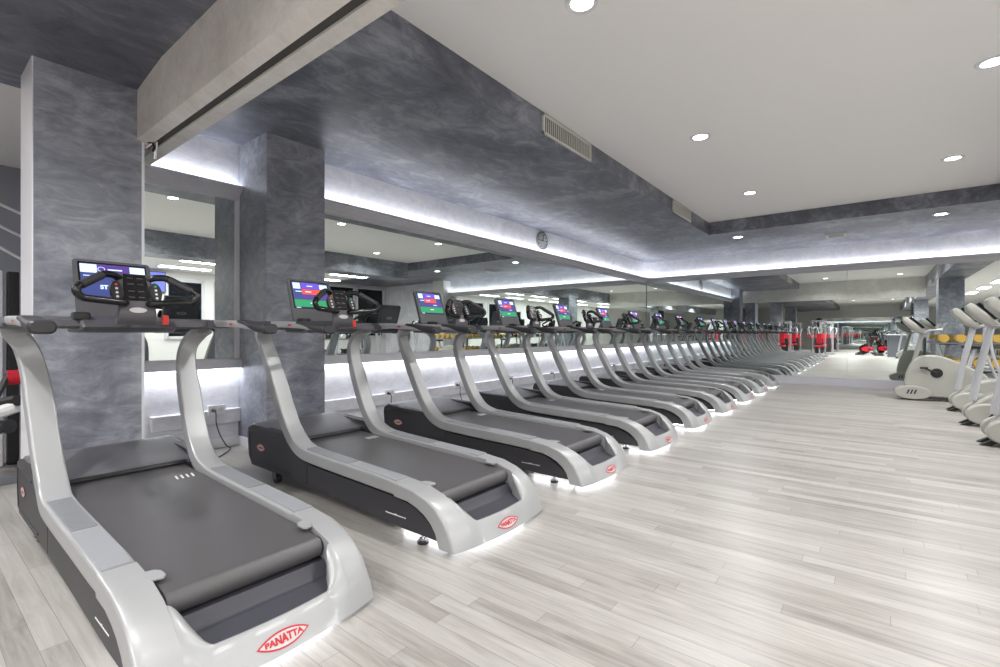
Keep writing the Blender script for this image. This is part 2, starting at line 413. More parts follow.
# ------------------------------------------------------------------ vents, clock, lights
def vent(label, x0, x1, y, z0, z1, axis):
    # axis 'y': on the bulkhead face, running along y
    t = thing('air_vent', label, 'vent', (XB, (x0 + x1) / 2, (z0 + z1) / 2), 0, 'air vents of the bulkheads')
    L = (x1 - x0) / 2; H = (z1 - z0) / 2; bm = bm_new()
    for a in ((-L, L, H - .02, H), (-L, L, -H, -H + .02), (-L, -L + .02, -H, H), (L - .02, L, -H, H)): add_box(bm, 0, .018, *a)
    obj('vent_frame', bm, M['vent_metal'], t, 0)
    obj('backing', box(.0005, .002, -L + .02, L - .02, -H + .02, H - .02), M['vent_dark'], t, 0)
    bm = bm_new(); n = 26 if L > .4 else 22
    for k in range(n):
        yk = -L + .03 + (2 * L - .06) * k / (n - 1); add_box(bm, .003, .013, yk - .004, yk + .004, -H + .02, H - .02)
    obj('slats', bm, M['vent_metal'], t, 0)
vent('long white grille vent on the bulkhead face nearer the camera', 3.77, 4.73, 0, 2.975, 3.165, 'y')
vent('shorter white grille vent on the bulkhead near its inner corner', 7.45, 8.35, 0, 2.975, 3.165, 'y')
t = thing('ceiling_grille', 'small square white grille in the dark far soffit', 'vent', (-.56, 11.0, ZS))
obj('backing', box(-.15, .15, -.21, .21, -.003, -.0005), M['vent_dark'], t, 0)
bm = bm_new()
for a in ((-.16, .16, -.22, -.18), (-.16, .16, .18, .22), (-.16, -.12, -.22, .22), (.12, .16, -.22, .22)): add_box(bm, a[0], a[1], a[2], a[3], -.012, 0)
obj('vent_frame', bm, M['vent_metal'], t, 0)
bm = bm_new()
for k in range(7): add_box(bm, -.12, .12, -.16 + k * .053 - .004, -.16 + k * .053 + .004, -.010, -.004)
obj('slats', bm, M['vent_metal'], t, 0)

def clock(loc, rz, rad, label, dark):
    t = thing('wall_clock', label, 'clock', loc, rz)
    bm = disc((0, 0, 0), 'x', rad, .03, 32)
    obj('case', bm, M['frame_grey'] if dark else M['bike_dark'], t)
    obj('clock_face', disc((.016, 0, 0), 'x', rad * .84, .004, 32), M['clock_face'] if dark else M['badge_white'], t)
    for k in range(12):
        bm = bm_new(); a = R(30 * k); c = Vector((.0195, math.sin(a) * rad * .70, math.cos(a) * rad * .70)); s = rad * .045; l = rad * (.12 if k % 3 else .17)
        d = Vector((0, math.sin(a), math.cos(a))); e = Vector((0, math.cos(a), -math.sin(a)))
        bm.faces.new([bm.verts.new(c + d * u * l + e * v * s) for u, v in ((-1, -1), (1, -1), (1, 1), (-1, 1))])
        obj('hour_mark', bm, M['black'], t, 0)
    for ang, l in ((-95, .5), (10, .68)):
        a = R(ang); p = Vector((.021, math.sin(a) * rad * l, math.cos(a) * rad * l))
        obj('hand', tube([(.021, 0, 0), p], rad * .03, 6), M['black'], t)
    obj('hub', disc((.022, 0, 0), 'x', rad * .09, .006, 12), M['black'], t)
clock((XW + .015, 7.24, 2.77), 0, .165, 'round grey wall clock on the lit band above the left mirrors', True)
clock((-6.2, YK + .016, 2.8), R(90), .3, 'white faced clock on the back wall, seen through the far mirror', False)

def area(name, loc, size, size_y, power, rot, color=(1, 1, 1), shape='RECTANGLE', spread=180):
    l = bpy.data.lights.new(name, 'AREA'); l.shape = shape; l.size = size; l.size_y = size_y; l.energy = power; l.color = color; l.spread = R(spread)
    o = bpy.data.objects.new(name, l); COL.objects.link(o); o.location = loc; o.rotation_euler = rot
    return o
dl = None
def downlight(x, y, z, label, power=34, group='recessed ceiling downlights'):
    global dl
    if dl is None:
        t = thing('downlight', label, 'ceiling light', (x, y, z), 0, group)
        bm = bm_new()
        prof = [(.072, 0), (.072, -.006), (.10, -.010), (.105, 0)]
        n = 28; rings = [[bm.verts.new((r_ * math.cos(2 * math.pi * k / n), r_ * math.sin(2 * math.pi * k / n), zz)) for k in range(n)] for r_, zz in prof]
        for a, b in zip(rings, rings[1:]):
            for k in range(n): bm.faces.new((a[k], a[(k + 1) % n], b[(k + 1) % n], b[k]))
        obj('trim_ring', bm, M['white_trim'], t)
        obj('lens', disc((0, 0, -.003), 'z', .073, .004, 28), M['lens'], t)
        dl = t
    else:
        t = dup(dl, label, (x, y, z), group=group)
    area('downlight_lamp', (x, y, z - .012), .13, .13, power, (0, 0, 0), (1, .995, .985), 'DISK', 150)
downlight(-1.45, 2.69, ZC, 'round downlight nearest the camera at the top edge of the white ceiling')
downlight(-1.45, 5.3, ZC, 'round downlight over the treadmills, second from the camera in the left line')
downlight(-1.45, 7.86, ZC, 'round downlight on white ceiling nearest the bulkhead inner corner')
downlight(.72, 2.69, ZC, 'round downlight of the right line nearest the camera')
downlight(.72, 5.22, ZC, 'round downlight at the right edge of the white ceiling')
downlight(.74, 7.79, ZC, 'round downlight of the right line on white ceiling near the far bulkhead')
downlight(-2.06, 10.06, ZS, 'round downlight in the dark far soffit below the bulkhead corner')
downlight(.82, 10.06, ZS, 'round downlight in the dark far soffit above the exercise bikes')
for i, (x, y) in enumerate(((-1.0, -.4), (.9, -.4), (-1.0, -4), (.9, -4), (-1.0, -8), (.9, -8), (-1, -13), (.9, -13))):
    downlight(x, y, ZC, 'round downlight in the %s line of the entrance ceiling, %s from the header beam' % (('left', 'right')[i % 2], ('first', 'second', 'third', 'fourth')[i // 2]), 165 if i > 1 else 26)
downlight(-3.0, -.6, ZL + .06, 'round downlight in the dark soffit behind the header beam', 50)
downlight(-3.0, -5, ZL + .06, 'round downlight in the dark soffit over the strength machines', 70)

pan = None
k = 0
for x in (3.4, 4.9):
    for y in (-5, -2, 1, 3, 5, 7.0, 8.8):
        lab = 'white linear light, %s row of side room ceiling, %s from the far wall' % ('inner' if x < 4 else 'window', ['seventh', 'sixth', 'fifth', 'fourth', 'third', 'second', 'first'][k % 7])
        if pan is None:
            pan = thing('ceiling_panel_light', lab, 'ceiling light', (x, y, ZE), 0, 'linear ceiling panels in the side room')
            obj('housing', box(-.16, .16, -.62, .62, -.02, 0), M['white_trim'], pan, 0)
            obj('diffuser', box(-.14, .14, -.60, .60, -.026, -.0205), M['tube'], pan, 0)
        else: dup(pan, lab, (x, y, ZE))
        area('panel_lamp', (x, y, ZE - .04), .28, 1.2, 36, (0, 0, 0), (1, .99, .98))
        k += 1
# LED coves
cool = (.93, .95, 1.0)
area('cove_lamp', (XW + .05, (2.75 + YF) / 2, 2.53), .05, YF - 2.8, 36, (R(180), 0, 0), cool)
area('cove_lamp', (XA + .045, 1.62, 2.53), .05, 1.0, 4.5, (R(180), 0, 0), cool)
area('cove_lamp', ((XW + 2.6) / 2, YF - .05, 2.53), 2.6 - XW - .2, .05, 27, (R(180), 0, 0), cool)
area('sill_lamp', (XW + .04, (2.75 + YF) / 2, .79), .05, YF - 2.8, 42, (0, 0, 0), cool)
area('sill_lamp', (XA + .04, 1.62,   .79), .05, 1.0, 6.5, (0, 0, 0), cool)
# room beyond the left column
area('panel_lamp', (-6.4, -1.5, ZC - .03), 1.2, 1.2, 90, (0, 0, 0))

# ------------------------------------------------------------------ treadmill
def logo_shape(bm_red, bm_white, bm_txt, fn, L, H, txt=True):
    """pointed oval: red outline, white inside, red letters; fn(u, v, off) -> point"""
    n = 24
    def arc(l, h):
        top = []
        for k in range(n + 1):
            u = -l + 2 * l * k / n; top.append((u, h * (1 - (abs(u) / l) ** 2.1)))
        return top + [(u, -v) for u, v in top[-2:0:-1]]
    a = arc(L, H)
    bm_red.faces.new([bm_red.verts.new(fn(u, v, .0012)) for u, v in a])
    b = arc(L * .90, H * .80)
    bm_white.faces.new([bm_white.verts.new(fn(u, v, .0022)) for u, v in b])
    if txt: add_text(bm_txt, 'PANATTA', H * 1.32, lambda x, y: fn(x * L * 1.5 / (H * 1.32 * 4.7), y * (1.05 - .45 * abs(x) / (H * 2.6)), .0032))
    else: bm_txt.faces.new([bm_txt.verts.new(fn(u, v * .45, .0032)) for u, v in arc(L * .62, H * .6)])

def make_treadmill(label, group, screen='multi'):
    T = thing('treadmill', label, 'treadmill', (0, 0, 0), 0, group)
    # --- silver side rails sweeping up into the uprights
    for s in (-1, 1):
        pth = [(-.42, s * .343, .246),
               (-.55, s * .343, .256), (-.90, s * .343, .268), (-1.25, s * .343, .280), (-1.44, s * .343, .296), (-1.57, s * .336, .345), (-1.66, s * .337, .43),
               (-1.74, s * .34, .55), (-1.82, s * .345, .70), (-1.895, s * .352, .85), (-1.94, s * .366, .96), (-1.945, s * .39, 1.04), (-1.91, s * .425, 1.10), (-1.85, s * .44, 1.125)]
        P = cr(pth, 4)
        def sec(i, t, s=s):
            z = P[i].z; x = P[i].x
            w = .116 - .003 * max(0, min(1, (x + .56) / .07)); h = .080 - .004 * max(0, min(1, (x + .56) / .07))
            if z > .42: w = .115; h = .075
            if z > .75: k = min(1, (z - .75) / .3); w = .115 - .02 * k; h = .075 - .02 * k
            return rrect(w, h, .013, 3)
        bm = bm_new(); add_sweep(bm, P, sec)
        rail = obj('side_rail', bm, M['silver'], T, 30)
        # ribbed foot plates on the rail top
        bm = bm_new()
        for k in range(16):
            y = s * .343 - .040 + k * .080 / 15
            T3 = [(-1.38, .3315), (-1.25, .3225), (-.92, .3105)]
            add_prism(bm, [(x, z - .004) for x, z in T3] + [(x, z + .0025) for x, z in T3[::-1]], y - .0015, y + .0015, 'y')
        obj('ribbed_tread', bm, M['silver_rib'], rail, 0)
        bm = prism([(-.90, .300), (-.47, .285), (-.47, .2965), (-.90, .3115)], s * .343 - .044, s * .343 + .044, 'y', bev=.002)
        obj('foot_plate', bm, M['silver_rib'], rail, 30)
        obj('screw', disc((-.19, s * .343 , .228), Vector((.5, 0, .85)), .008, .006, 12), M['black'], rail)
        # --- black side panel
        yo = s * .383; yi = s * .31
        prof = [(-.135, .042), (-.175, .09), (-.24, .135), (-.34, .185), (-.55, .205), (-.95, .215), (-1.30, .225), (-1.46, .25), (-1.58, .30), (-1.66, .375),
                (-1.70, .380), (-2.18, .395), (-2.23, .375), (-2.245, .33), (-2.225, .16), (-2.17, .095), (-1.38, .088), (-.42, .042)]
        sp = obj('side_panel', prism(prof, min(yo, yi), max(yo, yi), 'y', bev=.004), M['panel'], T, 30)
        # recessed front frame line, seam
        bm = bm_new()
        ed = cr([(-1.60, .125), (-2.12, .125), (-2.18, .17), (-2.20, .32), (-2.16, .355), (-1.78, .345)], 4)
        add_tube(bm, [(p.x, yo + s * .0005, p.y) for p in ed], .0045, 6)
        obj('panel_rim', bm, M['black'], sp)
        obj('panel_seam', box(-1.384, -1.380, min(yo, yo + s * .001), max(yo, yo + s * .001), .09, .228), M['gloss_black'], sp, 0)
        # side badge
        b1, b2, b3 = bm_new(), bm_new(), bm_new()
        fn = lambda u, v, off, s=s, yo=yo: Vector((-2.02 - s * u, yo + s * (off + .0012), .245 + v))
        logo_shape(b1, b2, b3, fn, .066, .029, False)
        bd = obj('side_badge', b2, M['badge_white'], sp, 0); obj('badge_outline', b1, M['red'], bd, 0); obj('badge_lettering', b3, M['red'], bd, 0)
        # small silver script line
        bm = bm_new()
        for k in range(9):
            x = -.56 + k * .019; add_box(bm, x, x + .015, yo if s > 0 else yo - .0015, yo + .0015 if s > 0 else yo, .100, .105 + (.004 if k == 4 else 0))
        obj('side_script', bm, M['white_mark'], sp, 0)
        # adjustable foot and front wheel
        bm = bm_new(); add_disc(bm, (-.27, s * .372, .04), 'z', .008, .06, 10); add_disc(bm, (-.27, s * .372, .022), 'z', .02, .012, 16)
        ft = obj('levelling_foot', bm, M['chrome'], T)
        obj('foot_pad', disc((-.27, s * .372, .0075), 'z', .03, .015, 20), M['black'], ft)
        wl = obj('wheel', disc((-1.88, s * .33, .036), 'y', .036, .035, 24), M['black'], T)
        bm = box(-1.90, -1.86, s * .33 - .03, s * .33 - .022, .03, .10); add_box(bm, -1.90, -1.86, s * .33 + .022, s * .33 + .03, .03, .10)
        obj('wheel_bracket', bm, M['frame_grey'], wl, 0)
        # belt corner guide
        obj('belt_guide', prism([(-.385, s * .30), (-.325, s * .30), (-.30, s * .285), (-.292, s * .258), (-.305, s * .248), (-.35, s * .248), (-.375, s * .262)], .271, .281, 'z', bev=.003), M['silver'], T, 30)
    # --- rear cover: loft between the rails
    def smooth(t): t = max(0, min(1, t)); return t * t * (3 - 2 * t)
    railp = [(-.022, .018), (-.046, .085), (-.092, .160), (-.150, .212), (-.215, .246), (-.32, .276), (-.47, .2885)]
    railt = [(-.022, .018), (-.046, .085), (-.085, .150), (-.115, .183), (-.145, .208), (-.175, .226), (-.195, .236)]
    railq = [(-.125, .018), (-.150, .088), (-.185, .130), (-.235, .165), (-.290, .188), (-.36, .207), (-.47, .2115)]
    midp = [(-.022, .022), (-.052, .075), (-.072, .112), (-.078, .119), (-.086, .120), (-.092, .115), (-.095, .106)]
    YI = .287
    def bowx(x, y): return x + .055 * (1 - (y / .401) ** 2) * max(0, min(1, (x + .47) / .36))
    mids = [-YI + 2 * YI * j / 60 for j in range(61)]
    outs = [.2875, .30, .32, .345, .37, .39, .398, .401]
    cols = [(-y, 1) for y in outs[::-1]] + [(y, 0) for y in mids] + [(y, 1) for y in outs]
    DR = {.401: .012, .398: .005, .39: .001}
    bm = bm_new(); rows = []
    for y, full in cols:
        if full:
            d = DR.get(round(abs(y), 3), 0)
            pr = [(x - d * (1 if q < 3 else .5), z - (d if q else 0)) for q, (x, z) in enumerate(railp)]
        else:
            k = smooth((abs(y) - .195) / (YI - .195))
            pr = [(m_[0] + (r_[0] - m_[0]) * k, m_[1] + (r_[1] - m_[1]) * k) for m_, r_ in zip(midp, railt)]
            rnd = .004 * (1 - k)
        vs = [bm.verts.new((bowx(x, y), y, z)) for x, z in pr]
        vs.append(bm.verts.new((vs[-1].co.x - .002, y, .07 if not full else vs[-1].co.z - .001)))
        rows.append(vs)
    for i, (a, b) in enumerate(zip(rows, rows[1:])):
        for q in range(7): bm.faces.new((a[q], a[q + 1], b[q + 1], b[q]))
    for row, y in ((rows[0], -.401), (rows[-1], .401)):
        inn = [bm.verts.new((p[0], y, p[1])) for p in railq]
        back = [bm.verts.new((p[0], y * .75, p[1])) for p in railq]
        for q in range(6):
            bm.faces.new((row[q], row[q + 1], inn[q + 1], inn[q])); bm.faces.new((inn[q], inn[q + 1], back[q + 1], back[q]))
    n_in = len(outs)
    for row in (rows[n_in - 1], rows[-n_in]):      # inner cheeks beside the roller
        low = [bm.verts.new((v.co.x, v.co.y, min(v.co.z, .09))) for v in row]
        for q in range(2, 6): bm.faces.new((row[q], row[q + 1], low[q + 1], low[q]))
    bmesh.ops.recalc_face_normals(bm, faces=bm.faces[:])
    rc = obj('rear_cover', bm, M['silver'], T, 42)
    # logo on the rear
    def rf(u, v, off):
        y = u; z = .062 + v; bow = .055 * (1 - (y / .401) ** 2)
        pts = midp[:3]
        for (xa, za), (xb, zb) in zip(pts, pts[1:]):
            if z <= zb or (xb, zb) == pts[-1]:
                x = xa + (xb - xa) * (z - za) / (zb - za); break
        return Vector((x + bow + off * .93 + .001, y, z + off * .35))
    b1, b2, b3 = bm_new(), bm_new(), bm_new()
    logo_shape(b1, b2, b3, rf, .092, .025)
    bd = obj('rear_badge', b2, M['badge_white'], rc, 0); obj('badge_outline', b1, M['red'], bd, 0); obj('badge_lettering', b3, M['red'], bd, 0)
    # --- step recess
    bm = bm_new(); rows = []
    for j in range(25):
        y = -.287 + .574 * j / 24; bow = .055 * (1 - (y / .401) ** 2); k = 0
        rows.append([bm.verts.new(p) for p in ((-.31, y, .165 + .02 * k), (-.205, y, .162 + .02 * k), (-.180, y, .122 + .05 * k), (-.165, y, .113 + .05 * k), (-.088 + bow - .10 * k, y, .098 + .05 * k), (-.07 + bow - .1 * k, y, .06))])
    for a, b in zip(rows, rows[1:]):
        for q in range(5): bm.faces.new((a[q], a[q + 1], b[q + 1], b[q]))
    bmesh.ops.recalc_face_normals(bm, faces=bm.faces[:])
    obj('rear_step', bm, M['step'], T, 35)
    # --- deck and belt
    obj('deck', prism([(-1.80, .12), (-.33, .07), (-.33, .225), (-1.80, .292)], -.30, .30, 'y'), M['gloss_black'], T, 0)
    prof = [(-1.75, .309), (-1.2, .290), (-.7, .271), (-.27, .254)]
    for k in range(1, 13):
        a = R(90 - 180 * k / 12); prof.append((-.250 + .045 * math.cos(a), .2085 + .045 * math.sin(a)))
    prof += [(-.35, .163), (-.35, .225), (-1.75, .29)]
    bl = obj('belt', prism(prof, -.276, .276, 'y', bev=.0015, seg=1), M['belt'], T, 40)
    bm = bm_new()
    for k in range(4):
        y0 = .155 + k * .026
        add_prism(bm, [(-1.49, y0), (-1.42, y0 - .010), (-1.42, y0 - .001), (-1.49, y0 + .009)], .2985, .3008, 'z')
    obj('belt_mark', bm, M['white_mark'], bl, 0)
    for s in (-1, 1): obj('roller_end', disc((-.250, s * .281, .2085), 'y', .038, .010, 24), M['black'], T)
    # --- motor hood
    prof = [(-2.235, .13), (-2.25, .34), (-2.238, .385), (-2.20, .405), (-2.12, .404), (-1.86, .372), (-1.74, .348), (-1.705, .335), (-1.70, .315), (-1.71, .30), (-1.80, .12)]
    hd = obj('motor_hood', prism(prof, -.362, .362, 'y', bev=.012, seg=3), M['hood'], T, 40)
    obj('hood_lip', prism([(-1.755, .326), (-1.695, .314), (-1.69, .322), (-1.70, .334), (-1.755, .350)], -.285, .285, 'y', bev=.003), M['black'], hd, 30)
    # --- light strip under the rear end (glows onto the floor)
    bm = bm_new()
    for (xa, ya), (xb, yb) in zip([(-.5, -.30), (-.12, -.30), (-.05, -.2), (-.03, 0), (-.05, .2), (-.12, .30)], [(-.12, -.30), (-.05, -.2), (-.03, 0), (-.05, .2), (-.12, .30), (-.5, .30)]):
        add_tube(bm, [(xa, ya, .034), (xb, yb, .034)], .009, 6)
    ls = obj('light_strip', bm, M['led'], T, 0); ls['label'] = 'white glowing light strip under the rear end'
    # --- arms with grips
    for s in (-1, 1):
        y = s * .455
        path = cr([(-1.90, y * .96, 1.150), (-1.80, y, 1.162), (-1.5, y, 1.160), (-1.29, y, 1.150), (-1.16, y, 1.138), (-1.06, y, 1.128)], 4)
        bm = bm_new(); add_sweep(bm, path, lambda i, t: rrect(.085 - .02 * t, .046 - .008 * t, .014, 3))
        am = obj('arm', bm, M['silver'], T, 40)
        path = cr([(-1.33, y, 1.166), (-1.23, y, 1.157), (-1.14, y, 1.138), (-1.04, y, 1.126), (-.995, y, 1.126)], 4)
        bm = bm_new()
        def gs(i, t):
            w = .072 + .018 * smooth(t * 1.6); h = .028 + .028 * smooth((t - .2) * 2)
            if t > .93: w *= .8; h *= .75
            return rrect(w, h, h * .45, 4)
        add_sweep(bm, path, gs)
        obj('grip', bm, M['grip'], am, 40)
        obj('arm_pad', prism([(-1.88, 1.184), (-1.66, 1.184), (-1.62, 1.150), (-1.64, 1.134), (-1.88, 1.134)], y - .048, y + .048, 'y', bev=.006), M['console'], am, 30)
        for e in (-1, 1):
            b1 = bm_new(); b1.faces.new([b1.verts.new((-1.40 + u * .03, y + e * .0405, 1.155 + v * .008)) for u, v in ((-1, 0), (0, -1), (1, 0), (0, 1))])
            obj('arm_badge', b1, M['red'], am, 0)
    # --- crossbar / console platform
    bm = bm_new()
    prof = [(-1.92, 1.130), (-1.93, 1.168), (-1.90, 1.190), (-1.80, 1.190), (-1.72, 1.172), (-1.70, 1.140), (-1.74, 1.126)]
    add_prism(bm, prof, -.46, .46, 'y', bev=.006)
    add_prism(bm, [(-1.94, .0), (0, 0)][:0] or [(-2.0, 1.108), (-2.02, 1.15), (-1.98, 1.20), (-1.78, 1.198), (-1.68, 1.168), (-1.65, 1.135), (-1.68, 1.110), (-1.76, 1.104)], -.21, .22, 'y', bev=.014, seg=3)
    cb = obj('crossbar', bm, M['console'], T, 35)
    bm = box(-1.78, -1.70, -.235, -.165, 1.172, 1.215, bev=.01)
    obj('cup_holder', bm, M['black'], T, 35)
    # --- monitor
    def mp(u, v, w):      # u along y, v up the panel, w out of its face (towards the runner)
        ax = R(19); return Vector((-1.90 - math.sin(ax) * v + math.cos(ax) * w, u * 1.0, 1.185 + math.cos(ax) * v + math.sin(ax) * w))
    bm = bm_new(); ov = [(p[0], p[1] + .185) for p in rrect(.375, .37, .022, 4)]
    A = [bm.verts.new(mp(u, v, 0)) for u, v in ov]; B = [bm.verts.new(mp(u * .96, .185 + (v - .185) * .95, -.035)) for u, v in ov]
    bm.faces.new(A); bm.faces.new(B[::-1])
    for k in range(len(A)): bm.faces.new((A[k], A[(k + 1) % len(A)], B[(k + 1) % len(A)], B[k]))
    bmesh.ops.recalc_face_normals(bm, faces=bm.faces[:]); bmesh.ops.bevel(bm, geom=[e for f in bm.faces if len(f.verts) > 10 for e in f.edges], offset=.004, segments=2, affect='EDGES')
    mo = obj('monitor', bm, M['console'], T, 35)
    mats = [M['scr_navy'], M['scr_white'], M['scr_purple'], M['scr_red'], M['scr_violet'], M['scr_green'], M['scr_orange'], M['gloss_black']]
    bm = bm_new()
    def q(u0, u1, v0, v1, mi, w=.002):
        f = bm.faces.new([bm.verts.new(mp(u * .925, v, w)) for u, v in ((u0, v0), (u1, v0), (u1, v1), (u0, v1))]); f.material_index = mi
    q(-.178, .178, .118, .352, 7, .001)
    if screen == 'start':
        q(-.168, .168, .128, .342, 0)
        q(-.168, -.085, .285, .338, 1, .003); q(.085, .168, .285, .338, 1, .003); q(-.083, .083, .285, .342, 4, .0025)
        q(-.083, .168, .272, .283, 3, .0035)
        q(-.03, .045, .306, .314, 1, .004)
        for k in range(14):
            a0, a1 = 2 * math.pi * k / 14, 2 * math.pi * (k + 1) / 14
            f = bm.faces.new([bm.verts.new(mp(-.058 + r_ * 1.2 * math.cos(a), .31 + r_ * math.sin(a), .004)) for r_, a in ((.012, a0), (.015, a0), (.015, a1), (.012, a1))]); f.material_index = 1
        q(-.155, -.110, .262, .267, 1, .004); q(-.15, -.11, .135, .140, 1, .004)
        b3 = bm_new(); add_text(b3, 'ST', .034, lambda x, y: mp(-.052 + x, .195 + y, .004))
        obj('screen_lettering', b3, M['scr_white'], mo, 0)
    else:
        q(-.168, .168, .128, .342, 0)
        q(-.160, -.095, .285, .335, 1, .003); q(.085, .160, .290, .330, 1, .003)
        q(-.085, .08, .288, .340, 2, .003); q(-.085, .09, .240, .283, 3, .003); q(-.085, .168, .196, .236, 4, .003); q(-.168, .168, .134, .192, 5, .003)
        for (u, v) in ((-.01, .312), (-.03, .262), (.06, .215), (.0, .166), (-.12, .262)): q(u - .025, u + .03, v - .004, v + .004, 1, .004)
        q(-.16, -.12, .122, .128, 1, .004)
    dp = obj('display', bm, mats, mo, 0)
    # oval badge on the back of the monitor
    b2, b1 = bm_new(), bm_new()
    bf = lambda u, v, off: mp(u, .17 + v, -.036 - off)
    for bmx, s_, off in ((b1, 1.0, .001), (b2, .8, .002)):
        bmx.faces.new([bmx.verts.new(bf(.05 * s_ * math.cos(2 * math.pi * k / 24), .018 * s_ * math.sin(2 * math.pi * k / 24), off)) for k in range(24)])
    bb = obj('back_badge', b1, M['badge_white'], mo, 0)
    obj('badge_lettering', b2, M['frame_grey'], bb, 0)
    # --- centre control console: bracket leaning away from the runner
    bm = bm_new()
    pth = cr([(-1.575, 0, 1.155), (-1.550, 0, 1.19), (-1.555, 0, 1.24), (-1.580, 0, 1.31), (-1.615, 0, 1.40), (-1.625, 0, 1.42)], 4)
    add_sweep(bm, pth, lambda i, t: rrect(.185 - .045 * t, .024, .010, 3))
    add_tube(bm, [(-1.650, 0, 1.16), (-1.570, 0, 1.165)], .03, 10)
    cc = obj('control_console', bm, M['console'], T, 40)
    def cp_(u, v, off): # on the bracket face
        t_ = v; p = pth[0].lerp(pth[-1], 0); i = min(int(t_ * (len(pth) - 1)), len(pth) - 2); f_ = t_ * (len(pth) - 1) - i
        p = pth[i].lerp(pth[i + 1], f_); tt = (pth[i + 1] - pth[i]).normalized(); nn = Vector((tt.z, 0, -tt.x))
        return p + nn * (.013 + off) + Vector((0, u, 0))
    bm = bm_new(); rws = []
    for k in range(6):
        v = .50 + .44 * k / 5; w = .062 - .014 * k / 5
        rws.append([bm.verts.new(cp_(u, v, .001)) for u in (-w, w)])
    for a, b in zip(rws, rws[1:]): bm.faces.new((a[0], a[1], b[1], b[0]))
    for r_ in range(5):
        for c_ in range(2):
            u = -.022 + .044 * c_; v = .55 + .08 * r_
            bm.faces.new([bm.verts.new(cp_(u + a * .014, v + b * .008, .003)) for a, b in ((-1, -1), (1, -1), (1, 1), (-1, 1))]).material_index = 1
    obj('keypad_screen', bm, [M['gloss_black'], M['panel']], cc, 0)
    bm = bm_new(); bm.faces.new([bm.verts.new(cp_(.04 * math.cos(2 * math.pi * k / 20), .34 + .05 * math.sin(2 * math.pi * k / 20), .002)) for k in range(20)])
    obj('console_badge', bm, M['badge_white'], cc, 0)
    # handlebars: closed tubular loop each side, with an oval button pod
    for s in (-1, 1):
        y = lambda v: s * v
        pts = fillet([(-1.62, y(.06), 1.395), (-1.595, y(.09), 1.412), (-1.57, y(.135), 1.414), (-1.485, y(.262), 1.330), (-1.475, y(.270), 1.308), (-1.485, y(.245), 1.278), (-1.52, y(.06), 1.262), (-1.57, y(.05), 1.258)], .016)
        hb_ = obj('handlebar', tube(pts, .0185, 12), M['gloss_black'], T, 50)
        gp = [(-1.559, y(.152), 1.403), (-1.496, y(.246), 1.341)]
        obj('grip', tube(gp, .0215, 12), M['grip'], hb_, 50)
        bm = bm_new()
        c = Vector((-1.565, y(.088), 1.325)); ax = Vector((-.06, 0, .14)).normalized(); nn = Vector((.92, 0, .39))
        rg = []
        for d_, sc_ in ((-.02, .85), (0, 1), (.008, .9)):
            rg.append([bm.verts.new(c + ax * (.062 * sc_ * math.sin(2 * math.pi * k / 22)) + Vector((0, .030 * sc_ * math.cos(2 * math.pi * k / 22), 0)) + nn * d_) for k in range(22)])
        for a, b in zip(rg, rg[1:]):
            for k in range(22): bm.faces.new((a[k], a[(k + 1) % 22], b[(k + 1) % 22], b[k]))
        bm.faces.new(rg[0][::-1]); bm.faces.new(rg[-1]); bmesh.ops.recalc_face_normals(bm, faces=bm.faces[:])
        pod = obj('button_pod', bm, M['black'], T, 40)
        for k in range(4):
            p = c + ax * (-.036 + .024 * k) + nn * .0085
            bm = disc(p, nn, .0065, .004, 12)
            obj('button', bm, M['white_mark'] if k < 3 else (M['red_clip'] if s < 0 else M['scr_green']), pod)
    # safety key with red clip and cord
    sk = obj('safety_key', box(-1.635, -1.615, .135, .168, 1.150, 1.205, bev=.005), M['red_clip'], T, 35); sk['label'] = 'red safety key'
    obj('cord', tube([(-1.625, .15, 1.20), (-1.62, .16, 1.222), (-1.60, .19, 1.235), (-1.57, .21, 1.262)], .004, 6, smooth=4), M['black'], sk)
    return T

tg = 'treadmills in a row along the mirrored wall'
TX = -1.595
ys = [.83, 2.10, 3.41, 4.71, 6.05, 7.40, 8.72, 10.05, 11.40]
tl = ['silver treadmill nearest the camera, in front of the first dark column, blue screen lit',
      'silver treadmill standing before the second dark column, second nearest the camera',
      'silver treadmill with the row\'s third coloured screen, just past the second column',
      'fourth silver treadmill from the camera in the row along the mirrored wall',
      'fifth silver treadmill from the camera, at the middle of the row',
      'sixth silver treadmill from the camera in the row, under the wall clock\'s far side',
      'third last silver treadmill before the far mirror wall',
      'second last silver treadmill before the far mirror wall',
      'last silver treadmill of the row, right beside the far mirror wall']
t1 = make_treadmill(tl[0], tg, 'start'); t1.location = (TX, ys[0], 0)
t2 = make_treadmill(tl[1], tg, 'multi'); t2.location = (TX, ys[1], 0)
for k in range(2, 9): dup(t2, tl[k], (TX, ys[k], 0))

